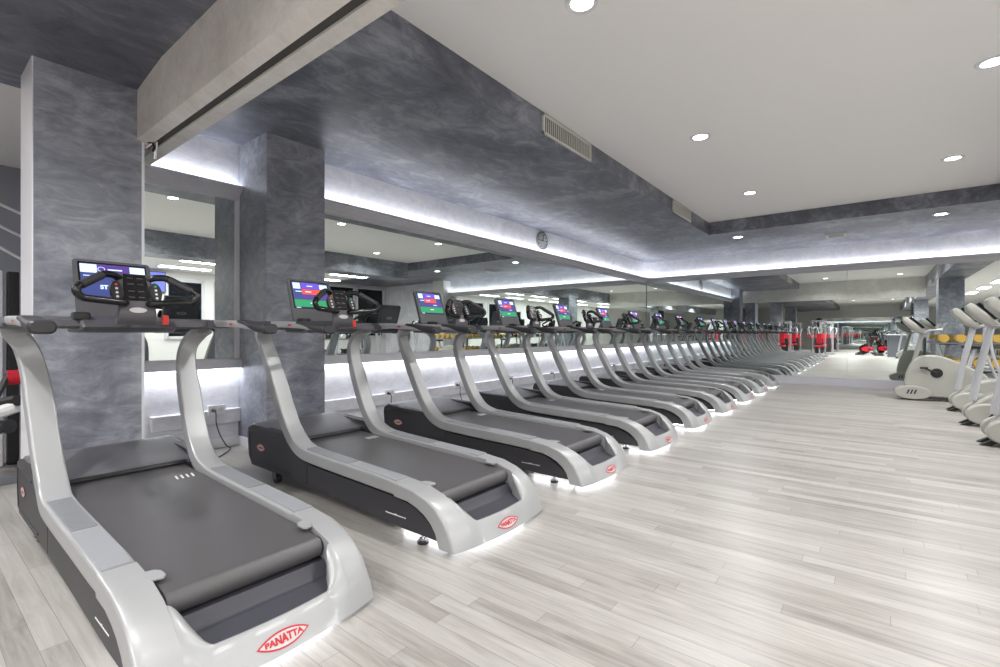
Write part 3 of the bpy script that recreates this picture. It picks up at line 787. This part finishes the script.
# ------------------------------------------------------------------ outlets and cords
out0 = None
oy = [1.92] + [ys[k] + d for k, d in ((2, .36), (3, .28), (4, .18), (5, .10), (6, .10), (7, .10))]
names = ['between the two dark columns', 'behind the third treadmill', 'behind the fourth treadmill', 'behind the fifth treadmill', 'behind the sixth treadmill', 'behind the seventh treadmill', 'behind the eighth treadmill']
tms = [o for o in COL.objects if o.name.startswith('treadmill')]
tms.sort(key=lambda o: o.location.y)
for k, y in enumerate(oy):
    x = (XA if k == 0 else XW) + .056
    lab = 'white double wall socket on the wiring duct ' + names[k]
    if out0 is None:
        out0 = thing('power_outlet', lab, 'socket', (x, y, .375), 0, 'wall sockets along the duct')
        obj('plate', box(0, .012, -.075, .075, -.045, .045, bev=.004), M['plastic_white'], out0, 30)
        for s in (-1, 1):
            obj('socket', disc((.013, s * .035, 0), 'x', .022, .004, 18), M['vent_metal'], out0)
    else: dup(out0, lab, (x, y, .375))
    # the treadmill's own power cord
    tm = tms[0] if k == 0 else tms[k + 1]
    lx = x + .016 - tm.location.x; ly = y - .035 - tm.location.y
    pts = [(lx + .038, ly, .371), (lx + .06, ly, .345), (lx + .055, ly + .005, .255), (lx + .07, ly + .03, .15), (lx + .10, ly + .07, .05), (lx + .2, ly + .05, .012)]
    pts += [(-2.5, min(ly * .6, .5), .012), (-2.28, min(ly * .4, .3), .05), (-2.22, min(ly * .4, .28), .14)]
    cb = obj('power_cord', tube(pts, .005, 8, smooth=5), M['black'], tm); cb['label'] = 'black power cord'
    obj('plug', tube([(lx, ly, .375), (lx + .04, ly, .371)], lambda t: .017 - .006 * t, 12), M['black'], cb)

# ------------------------------------------------------------------ exercise bikes
def oval_prof(cx, cz, a, b, n=26, p=2.0, rot=0):
    out = []
    for k in range(n):
        t = 2 * math.pi * k / n; c, s = math.cos(t), math.sin(t)
        u = a * math.copysign(abs(c) ** (2 / p), c); v = b * math.copysign(abs(s) ** (2 / p), s)
        out.append((cx + u * math.cos(rot) - v * math.sin(rot), cz + u * math.sin(rot) + v * math.cos(rot)))
    return out
def console_head(T, x, z, tilt=R(44), post='bike_post'):
    """cream console facing +x (the rider)"""
    def H(a, b, c): # a forward (+x), b lateral, c up, tilted
        k = 1.2; return Vector((x + k * a * math.cos(tilt) - k * c * math.sin(tilt), b * 1.05, z + k * a * math.sin(tilt) + k * c * math.cos(tilt)))
    bm = bm_new(); rings = []
    for c_, w, d0, d1 in ((-.02, .10, -.02, .03), (.03, .20, -.04, .035), (.14, .27, -.06, .03), (.25, .27, -.055, .03), (.29, .22, -.03, .02)):
        rings.append([bm.verts.new(H((d0 + d1) / 2 + p[1], p[0], c_)) for p in rrect(w, d1 - d0, (d1 - d0) * .3, 3)])
    for a, b in zip(rings, rings[1:]):
        n = len(a)
        for k in range(n): bm.faces.new((a[k], a[(k + 1) % n], b[(k + 1) % n], b[k]))
    bm.faces.new(rings[0]); bm.faces.new(rings[-1][::-1]); bmesh.ops.recalc_face_normals(bm, faces=bm.faces[:])
    hd = obj('console_head', bm, M['bike_grey'], T, 50)
    bm = bm_new(); bm.faces.new([bm.verts.new(H(.031, u, v)) for u, v in ((-.12, .05), (.12, .05), (.125, .255), (-.125, .255))])
    e = bmesh.ops.extrude_face_region(bm, geom=bm.faces[:]); bmesh.ops.translate(bm, verts=[v for v in e['geom'] if isinstance(v, bmesh.types.BMVert)], vec=H(.03, 0, 0) - H(0, 0, 0))
    bmesh.ops.recalc_face_normals(bm, faces=bm.faces[:])
    obj('display', bm, M['gloss_black'], hd, 0)
    return hd
def make_bike(label, group):
    T = thing('exercise_bike', label, 'exercise bike', (0, 0, 0), 0, group)
    # large shell body
    prof = [(.16, .06), (.10, .22), (.12, .42), (.18, .60), (.27, .71), (.38, .745), (.55, .735), (.72, .665), (.92, .55), (1.08, .44), (1.12, .30), (1.06, .14), (.90, .07)]
    P = [(p.x, p.y) for p in cr(prof + [prof[0]], 4)[:-1]]
    obj('body_shell', prism(P, -.10, .10, 'y', bev=.03, seg=3), M['bike_grey'], T, 40)
    fw = obj('front_foot', prism(oval_prof(.20, .13, .235, .11, 28, 2.1), -.20, .20, 'y', bev=.02, seg=2), M['bike_grey'], T, 40)
    bm = bm_new()
    for s in (-1, 1):
        for k in range(3):
            x = .12 + .045 * k; y = s * .201
            add_prism(bm, [(x, .11), (x + .02, .11), (x + .045, .18), (x + .025, .18)], min(y, y + s * .002), max(y, y + s * .002), 'y')
    obj('slot', bm, M['black'], fw, 0)
    obj('base', prism([(.05, .03), (1.25, .03), (1.25, .09), (.05, .09)], -.09, .09, 'y', bev=.01), M['bike_dark'], T)
    obj('rear_foot', tube([(1.2, -.25, .035), (1.2, .25, .035)], .035, 12), M['bike_dark'], T)
    cr_ = obj('crank', disc((.50, 0, .46), 'y', .075, .235, 26), M['black'], T)
    for s in (-1, 1):
        obj('crank_arm', tube([(.50, s * .13, .46), (.50 - s * -.16, s * .135, .46 - s * .08)], .014, 8), M['black'], cr_)
        obj('pedal', box(.50 + s * .16 - .05, .50 + s * .16 + .05, s * .14 - .03 + s * .03, s * .14 + .03 + s * .03, .445 - s * .08, .475 - s * .08, bev=.008), M['black'], cr_)
    obj('post', tube([(.17, 0, .40), (.24, 0, .70), (.32, 0, 1.05), (.34, 0, 1.14)], .032, 12, smooth=3), M['bike_grey'], T)
    console_head(T, .345, 1.11)
    bm = tube([(.56, -.24, 1.16), (.44, -.24, 1.15), (.34, -.12, 1.10), (.33, 0, 1.09), (.34, .12, 1.10), (.44, .24, 1.15), (.56, .24, 1.16)], .016, 10, smooth=4)
    obj('handlebar', bm, M['bike_post'], T)
    obj('seat_post', tube([(.88, 0, .55), (.95, 0, .86)], .03, 12), M['bike_post'], T)
    bm = bm_new(); add_prism(bm, [(.80, -.03), (.90, -.05), (1.02, -.13), (1.10, -.12), (1.12, 0), (1.10, .12), (1.02, .13), (.90, .05), (.80, .03)], .86, .92, 'z', bev=.02, seg=3)
    obj('saddle', bm, M['black'], T, 45)
    return T
def make_cross(label, group):
    T = thing('elliptical_trainer', label, 'elliptical trainer', (0, 0, 0), 0, group)
    for s in (-1, 1):
        c_ = obj('side_cover', prism(oval_prof(.22, .155, .205, .125, 30, 2.2, R(4)), min(s * .10, s * .19), max(s * .10, s * .19), 'y', bev=.022, seg=3), M['bike_grey'], T, 40)
        bm = bm_new()
        for k in range(3):
            x = .20 + .06 * k; y = s * .19
            add_prism(bm, [(x, .12), (x + .022, .12), (x + .065, .185), (x + .043, .185)], min(y, y + s * .002), max(y, y + s * .002), 'y')
        obj('slot', bm, M['black'], c_, 0)
        obj('stabiliser_foot', prism([(-.02, .0), (.06, .0), (.14, .06), (.10, .08)], min(s * .05, s * .12), max(s * .05, s * .12), 'y'), M['black'], T, 0)
        # pedal arms and moving levers
        obj('pedal_arm', tube([(.45, s * .16, .28), (.95, s * .17, .22), (1.45, s * .17, .14)], .024, 10), M['bike_post'], T)
        obj('pedal', box(.98, 1.34, s * .17 - .06, s * .17 + .06, .235, .265, bev=.01), M['black'], T)
        obj('lever', tube([(.55, s * .24, .38), (.42, s * .25, .8), (.40, s * .25, 1.15), (.48, s * .24, 1.35)], .017, 10, smooth=3), M['bike_post'], T)
    prof = [(.05, .16), (.12, .28), (.26, .40), (.45, .47), (.66, .46), (.84, .36), (.92, .22), (.90, .08), (.12, .06)]
    P = [(p.x, p.y) for p in cr(prof + [prof[0]], 4)[:-1]]
    obj('drive_cover', prism(P, -.11, .11, 'y', bev=.035, seg=3), M['bike_grey'], T, 40)
    obj('base', box(.15, 1.55, -.06, .06, .02, .08, bev=.01), M['bike_post'], T, 30)
    obj('rear_foot', tube([(1.5, -.26, .035), (1.5, .26, .035)], .034, 12), M['bike_dark'], T)
    obj('post', tube([(.10, 0, .30), (.16, 0, .70), (.26, 0, 1.20)], .036, 12, smooth=3), M['bike_post'], T)
    console_head(T, .29, 1.19, R(42))
    obj('handlebar', tube([(.42, -.22, 1.22), (.34, -.20, 1.20), (.27, 0, 1.17), (.34, .20, 1.20), (.42, .22, 1.22)], .017, 10, smooth=4), M['bike_post'], T)
    return T
make_bike('pale grey exercise bike with black crank, standing nearest the far mirror', 'cardio machines along the right side').location = (.30, 10.55, 0)
e0 = make_cross('pale grey elliptical trainer standing next to the exercise bike', 'cardio machines along the right side'); e0.location = (.84, 9.38, 0)
dup(e0, 'pale grey elliptical trainer, middle one of the three at the right edge', (.84, 8.05, 0))
dup(e0, 'pale grey elliptical trainer cut off by the right edge, nearest the camera', (.84, 6.74, 0))
dup(e0, 'pale elliptical trainer beside the grey counter, seen in the far mirror', (.75, -3.1, 0))

# ------------------------------------------------------------------ dumbbell racks with yellow dumbbells (side room edge)
def make_rack(label):
    T = thing('dumbbell_rack', label, 'rack', (0, 0, 0), 0, 'dumbbell racks in the side room')
    for s in (-1, 1):
        obj('rack_leg', tube([(.0, s * .8, .02), (.22, s * .8, .02), (.30, s * .8, 1.02)], .03, 8), M['frame_grey'], T)
        obj('rack_foot', box(-.28, .36, s * .8 - .04, s * .8 + .04, 0, .04), M['frame_grey'], T, 0)
    for z in (.50, .93):
        obj('shelf', prism([(-.18 + z * .2, z - .01), (.16 + z * .2, z - .01), (.16 + z * .2, z + .013), (-.18 + z * .2, z + .013)], -.8, .8, 'y'), M['frame_grey'], T, 0)
    return T
def make_dumbbell(label, m, g):
    T = thing('dumbbell', label, 'dumbbell', (0, 0, 0), 0, g)
    obj('handle', tube([(-.06, 0, 0), (.06, 0, 0)], .016, 10), M['chrome'], T)
    for s in (-1, 1):
        obj('weight', disc((s * .10, 0, 0), 'x', .070, .080, 10), M[m], T)
    return T
protos = {}
racks = [((1.62, 11.62), R(-90), 'grey two tier dumbbell rack against the far mirror behind the elliptical trainers', 'rack against the far mirror'),
         ((2.75, 8.2), 0, 'grey two tier dumbbell rack in the side room, the one farther from the camera', 'farther side room rack'),
         ((2.75, 5.9), 0, 'grey two tier dumbbell rack in the side room, the one nearer the camera', 'nearer side room rack')]
r0 = None
kinds = {'Y': ('yellow', 'yellow'), 'W': ('frame_white', 'white'), 'B': ('black', 'black')}
for ri, ((rx, ry), rz, lab, rn) in enumerate(racks):
    if r0 is None: r0 = make_rack(lab); r0.location = (rx, ry, 0); r0.rotation_euler = (0, 0, rz)
    else: dup(r0, lab, (rx, ry, 0), rz)
    for z, tn, seq in ((.50, 'lower', ('YYYYYYY', 'BYWBYBW', 'WBYBWBB')[ri]), (.93, 'upper', ('YYYYYYY', 'YB.WBYB', '.YB.BWY')[ri])):
        for k, ch in enumerate(seq):
            if ch == '.': continue
            m, cn = kinds[ch]
            g = '%s dumbbells on the %s shelf of the %s' % (cn, tn, rn)
            lx, ly = z * .2 - .01, -.66 + .22 * k
            loc = (rx + lx * math.cos(rz) - ly * math.sin(rz), ry + lx * math.sin(rz) + ly * math.cos(rz), z + .086)
            lb_ = '%s dumbbell on the %s shelf of the %s' % (cn, tn, rn)
            if ch not in protos: protos[ch] = make_dumbbell(lb_, m, g); protos[ch].location = loc; protos[ch].rotation_euler = (0, 0, rz)
            else: dup(protos[ch], lb_, loc, rz, g)

# ------------------------------------------------------------------ television
def tv(loc, rz, label, w=1.0, h=.58, glow=True):
    T = thing('television', label, 'television', loc, rz)
    obj('bezel', box(-.03, .0, -w / 2, w / 2, -h / 2, h / 2, bev=.006), M['gloss_black'], T, 30)
    if glow: obj('screen', box(.0002, .002, -w / 2 + .02, w / 2 - .02, -h / 2 + .02, h / 2 - .02), M['tv'], T, 0)
    obj('bracket', box(-.07, -.03, -.08, .08, -.08, .08), M['frame_grey'], T, 0)
tv((XE - .08, 4.35, 2.55), R(180), 'television with blue picture on the side room wall, seen in the narrow mirror')
tv((1.432, -6.3, 2.3), R(180), 'dark television high beside the right beam, seen in the far mirror', 1.0, .6, False)

# ------------------------------------------------------------------ back of the gym, seen in mirrors
def make_strength(label, group):
    T = thing('strength_machine', label, 'weight machine', (0, 0, 0), 0, group)
    bm = bm_new()
    for s in (-1, 1): add_box(bm, -.55, -.47, s * .26 - .03, s * .26 + .03, 0, 1.70, bev=.012)
    add_box(bm, -.58, -.44, -.30, .30, 1.66, 1.74, bev=.015); add_box(bm, -.60, -.42, -.34, .34, 0, .07, bev=.01)
    obj('tower', bm, M['frame_silver'], T, 30)
    obj('weight_stack', box(-.56, -.46, -.17, .17, .12, .85), M['weights'], T, 0)
    for s in (-1, 1): obj('guide_rod', tube([(-.51, s * .12, .85), (-.51, s * .12, 1.66)], .01, 8), M['chrome'], T)
    bm = box(-.45, .75, -.04, .04, .02, .10, bev=.01); add_box(bm, .69, .77, -.32, .32, 0, .07, bev=.01)
    obj('base_beam', bm, M['frame_silver'], T, 30)
    obj('seat_column', tube([(.20, 0, .08), (.16, 0, .44)], .035, 10), M['frame_silver'], T)
    obj('seat', box(-.02, .38, -.19, .19, .44, .52, bev=.025, seg=3), M['red_pad'], T, 40)
    obj('backrest', prism([(-.10, .62), (-.02, .62), (-.06, 1.10), (-.14, 1.10)], -.11, .11, 'y', bev=.02, seg=3), M['red_pad'], T, 40)
    for s in (-1, 1):
        obj('press_arm', tube([(-.45, s * .30, 1.35), (-.05, s * .42, 1.42), (.22, s * .42, 1.2), (.30, s * .34, .95)], .024, 10, smooth=3), M['frame_silver'], T)
        obj('arm_pad', tube([(.27, s * .36, 1.03), (.305, s * .34, .88)], .05, 12), M['red_pad'], T)
    obj('pulley', disc((-.35, 0, 1.62), 'y', .07, .03, 20), M['black'], T)
    return T
rows = ['first', 'second', 'third', 'fourth']; cols = ['nearest the outer wall', 'in the middle line', 'nearest the aisle']
s0 = None
for a, y in enumerate((-3.4, -5.6, -8.0, -10.6)):
    for b, x in enumerate((-5.4, -3.7, -2.1)):
        lab = 'silver framed weight machine with red pads, %s row, %s' % (rows[a], cols[b])
        if s0 is None: s0 = make_strength(lab, 'red padded weight machines at the back'); s0.location = (x, y, 0); s0.rotation_euler = (0, 0, R(60))
        else: dup(s0, lab, (x, y, 0), R(60 + (b * 37 + a * 23) % 50))

def make_spin(label, group):
    T = thing('spin_bike', label, 'spin bike', (0, 0, 0), 0, group)
    obj('flywheel', disc((-.32, 0, .30), 'y', .24, .05, 32), M['gloss_black'], T)
    bm = tube([(-.55, 0, .08), (-.30, 0, .35), (-.10, 0, .62), (.0, 0, .35), (.45, 0, .08)], .04, 10)
    add_tube(bm, [(.0, 0, .35), (.22, 0, .88)], .035, 10); add_tube(bm, [(-.10, 0, .60), (-.30, 0, 1.15)], .035, 10)
    obj('frame', bm, M['black'], T)
    bm = tube([(-.55, -.26, .05), (-.55, .26, .05)], .04, 10); add_tube(bm, [(.45, -.26, .05), (.45, .26, .05)], .04, 10)
    obj('stabilisers', bm, M['black'], T)
    obj('saddle', prism([(.05, -.03), (.16, -.05), (.28, -.12), (.34, 0), (.28, .12), (.16, .05), (.05, .03)], .88, .95, 'z', bev=.02), M['black'], T, 40)
    obj('handlebar', tube([(-.05, -.22, 1.28), (-.20, -.22, 1.25), (-.32, 0, 1.15), (-.20, .22, 1.25), (-.05, .22, 1.28)], .02, 10, smooth=4), M['black'], T)
    obj('belt_guard', prism(oval_prof(-.12, .32, .30, .12, 24, 2.2), .03, .07, 'y', bev=.01), M['red_pad'], T, 40)
    cr_ = obj('crank', disc((.02, .05, .32), 'y', .05, .12, 16), M['chrome'], T)
    for s in (-1, 1): obj('pedal', box(.02 + s * .15 - .05, .02 + s * .15 + .05, s * .16 - .04, s * .16 + .04, .30, .33), M['black'], cr_, 0)
    return T
sb = None
for a, y in enumerate((-5.6, -7.2, -8.8)):
    for b, x in enumerate((-.15, .50, 1.12)):
        if a == 0 and b: continue
        lab = 'black spin bike with red guard, %s row behind the grey counter, %s' % (rows[a], ('aisle side', 'middle', 'outer side')[b])
        if sb is None: sb = make_spin(lab, 'spin bikes at the back'); sb.location = (x, y, 0); sb.rotation_euler = (0, 0, R(40))
        else: dup(sb, lab, (x, y, 0), R(40 + 9 * a))
t = thing('reception_counter', 'dark grey box shaped counter seen in the far mirror', 'counter', (.85, -4.6, 0))
obj('counter_body', box(-.35, .35, -.4, .4, 0, 1.02, bev=.01), M['counter'], t, 30)
obj('counter_top', box(-.38, .38, -.43, .43, 1.02, 1.06, bev=.008), M['white_trim'], t, 30)

# ------------------------------------------------------------------ machine past the first column (left edge)
T = thing('cable_machine', 'white cable machine tower with black post at the left edge of the view', 'weight machine', (-5.75, .42, 0))
obj('tower', box(-.10, .12, -.55, .16, 0, 1.62, bev=.02), M['frame_white'], T, 30)
obj('post', box(-.04, .06, .19, .26, 0, 1.62, bev=.01), M['black'], T, 30)
obj('foot', box(-.3, .25, -.52, -.44, 0, .07, bev=.01), M['frame_white'], T, 30)
for k in range(3):
    obj('arm_tube', tube([(.05, -.5, 2.6 - .1 * k), (.0, -.05, 2.28 - .16 * k), (-.05, .55, 2.02 - .22 * k)], .012, 8, smooth=4), M['frame_white'], T)
T = thing('weight_bench', 'bench with red round pad and white frame at the left edge', 'bench', (-5.0, .37, 0))
obj('bench_frame', tube([(-.3, -.4, .30), (0, -.05, .46), (.15, .2, .58)], .045, 10), M['frame_white'], T)
obj('bench_leg', tube([(-.05, -.15, .04), (.0, -.05, .46)], .04, 10), M['frame_white'], T)
obj('floor_bar', box(-.04, .04, -.8, .3, 0, .06, bev=.01), M['frame_grey'], T, 30)
obj('red_pad', tube([(-.1, .17, .77), (-.1, .25, .77)], .055, 18), M['red_pad'], T)
obj('pad_stem', tube([(0.05, .05, .50), (-.08, .18, .80)], .02, 8), M['black'], T)
bm = tube([(-.14, .02, .56), (.16, .20, .62)], .04, 10); add_tube(bm, [(-.1, .0, .40), (.14, .16, .44)], .05, 10)
obj('roller_pads', bm, M['black'], T)

# ------------------------------------------------------------------ world, camera, view
w = bpy.data.worlds.new('world'); SC.world = w; w.use_nodes = True
w.node_tree.nodes['Background'].inputs[0].default_value = (.5, .5, .5, 1); w.node_tree.nodes['Background'].inputs[1].default_value = .3
cam = bpy.data.cameras.new('camera'); co = bpy.data.objects.new('camera', cam); COL.objects.link(co)
co.location = (0, 0, 1.1); co.rotation_euler = (R(90), 0, R(38.04))
cam.sensor_width = 36; cam.lens = 36 * .478; cam.clip_start = .05; cam.clip_end = 200
SC.camera = co
SC.view_settings.view_transform = 'Standard'; SC.view_settings.look = 'None'
SC.view_settings.gamma = 1; SC.view_settings.use_curve_mapping = False
SC.view_settings.exposure = -0.1
SC.cycles.max_bounces = 12; SC.cycles.diffuse_bounces = 5; SC.cycles.glossy_bounces = 8
SC.cycles.sample_clamp_indirect = 6
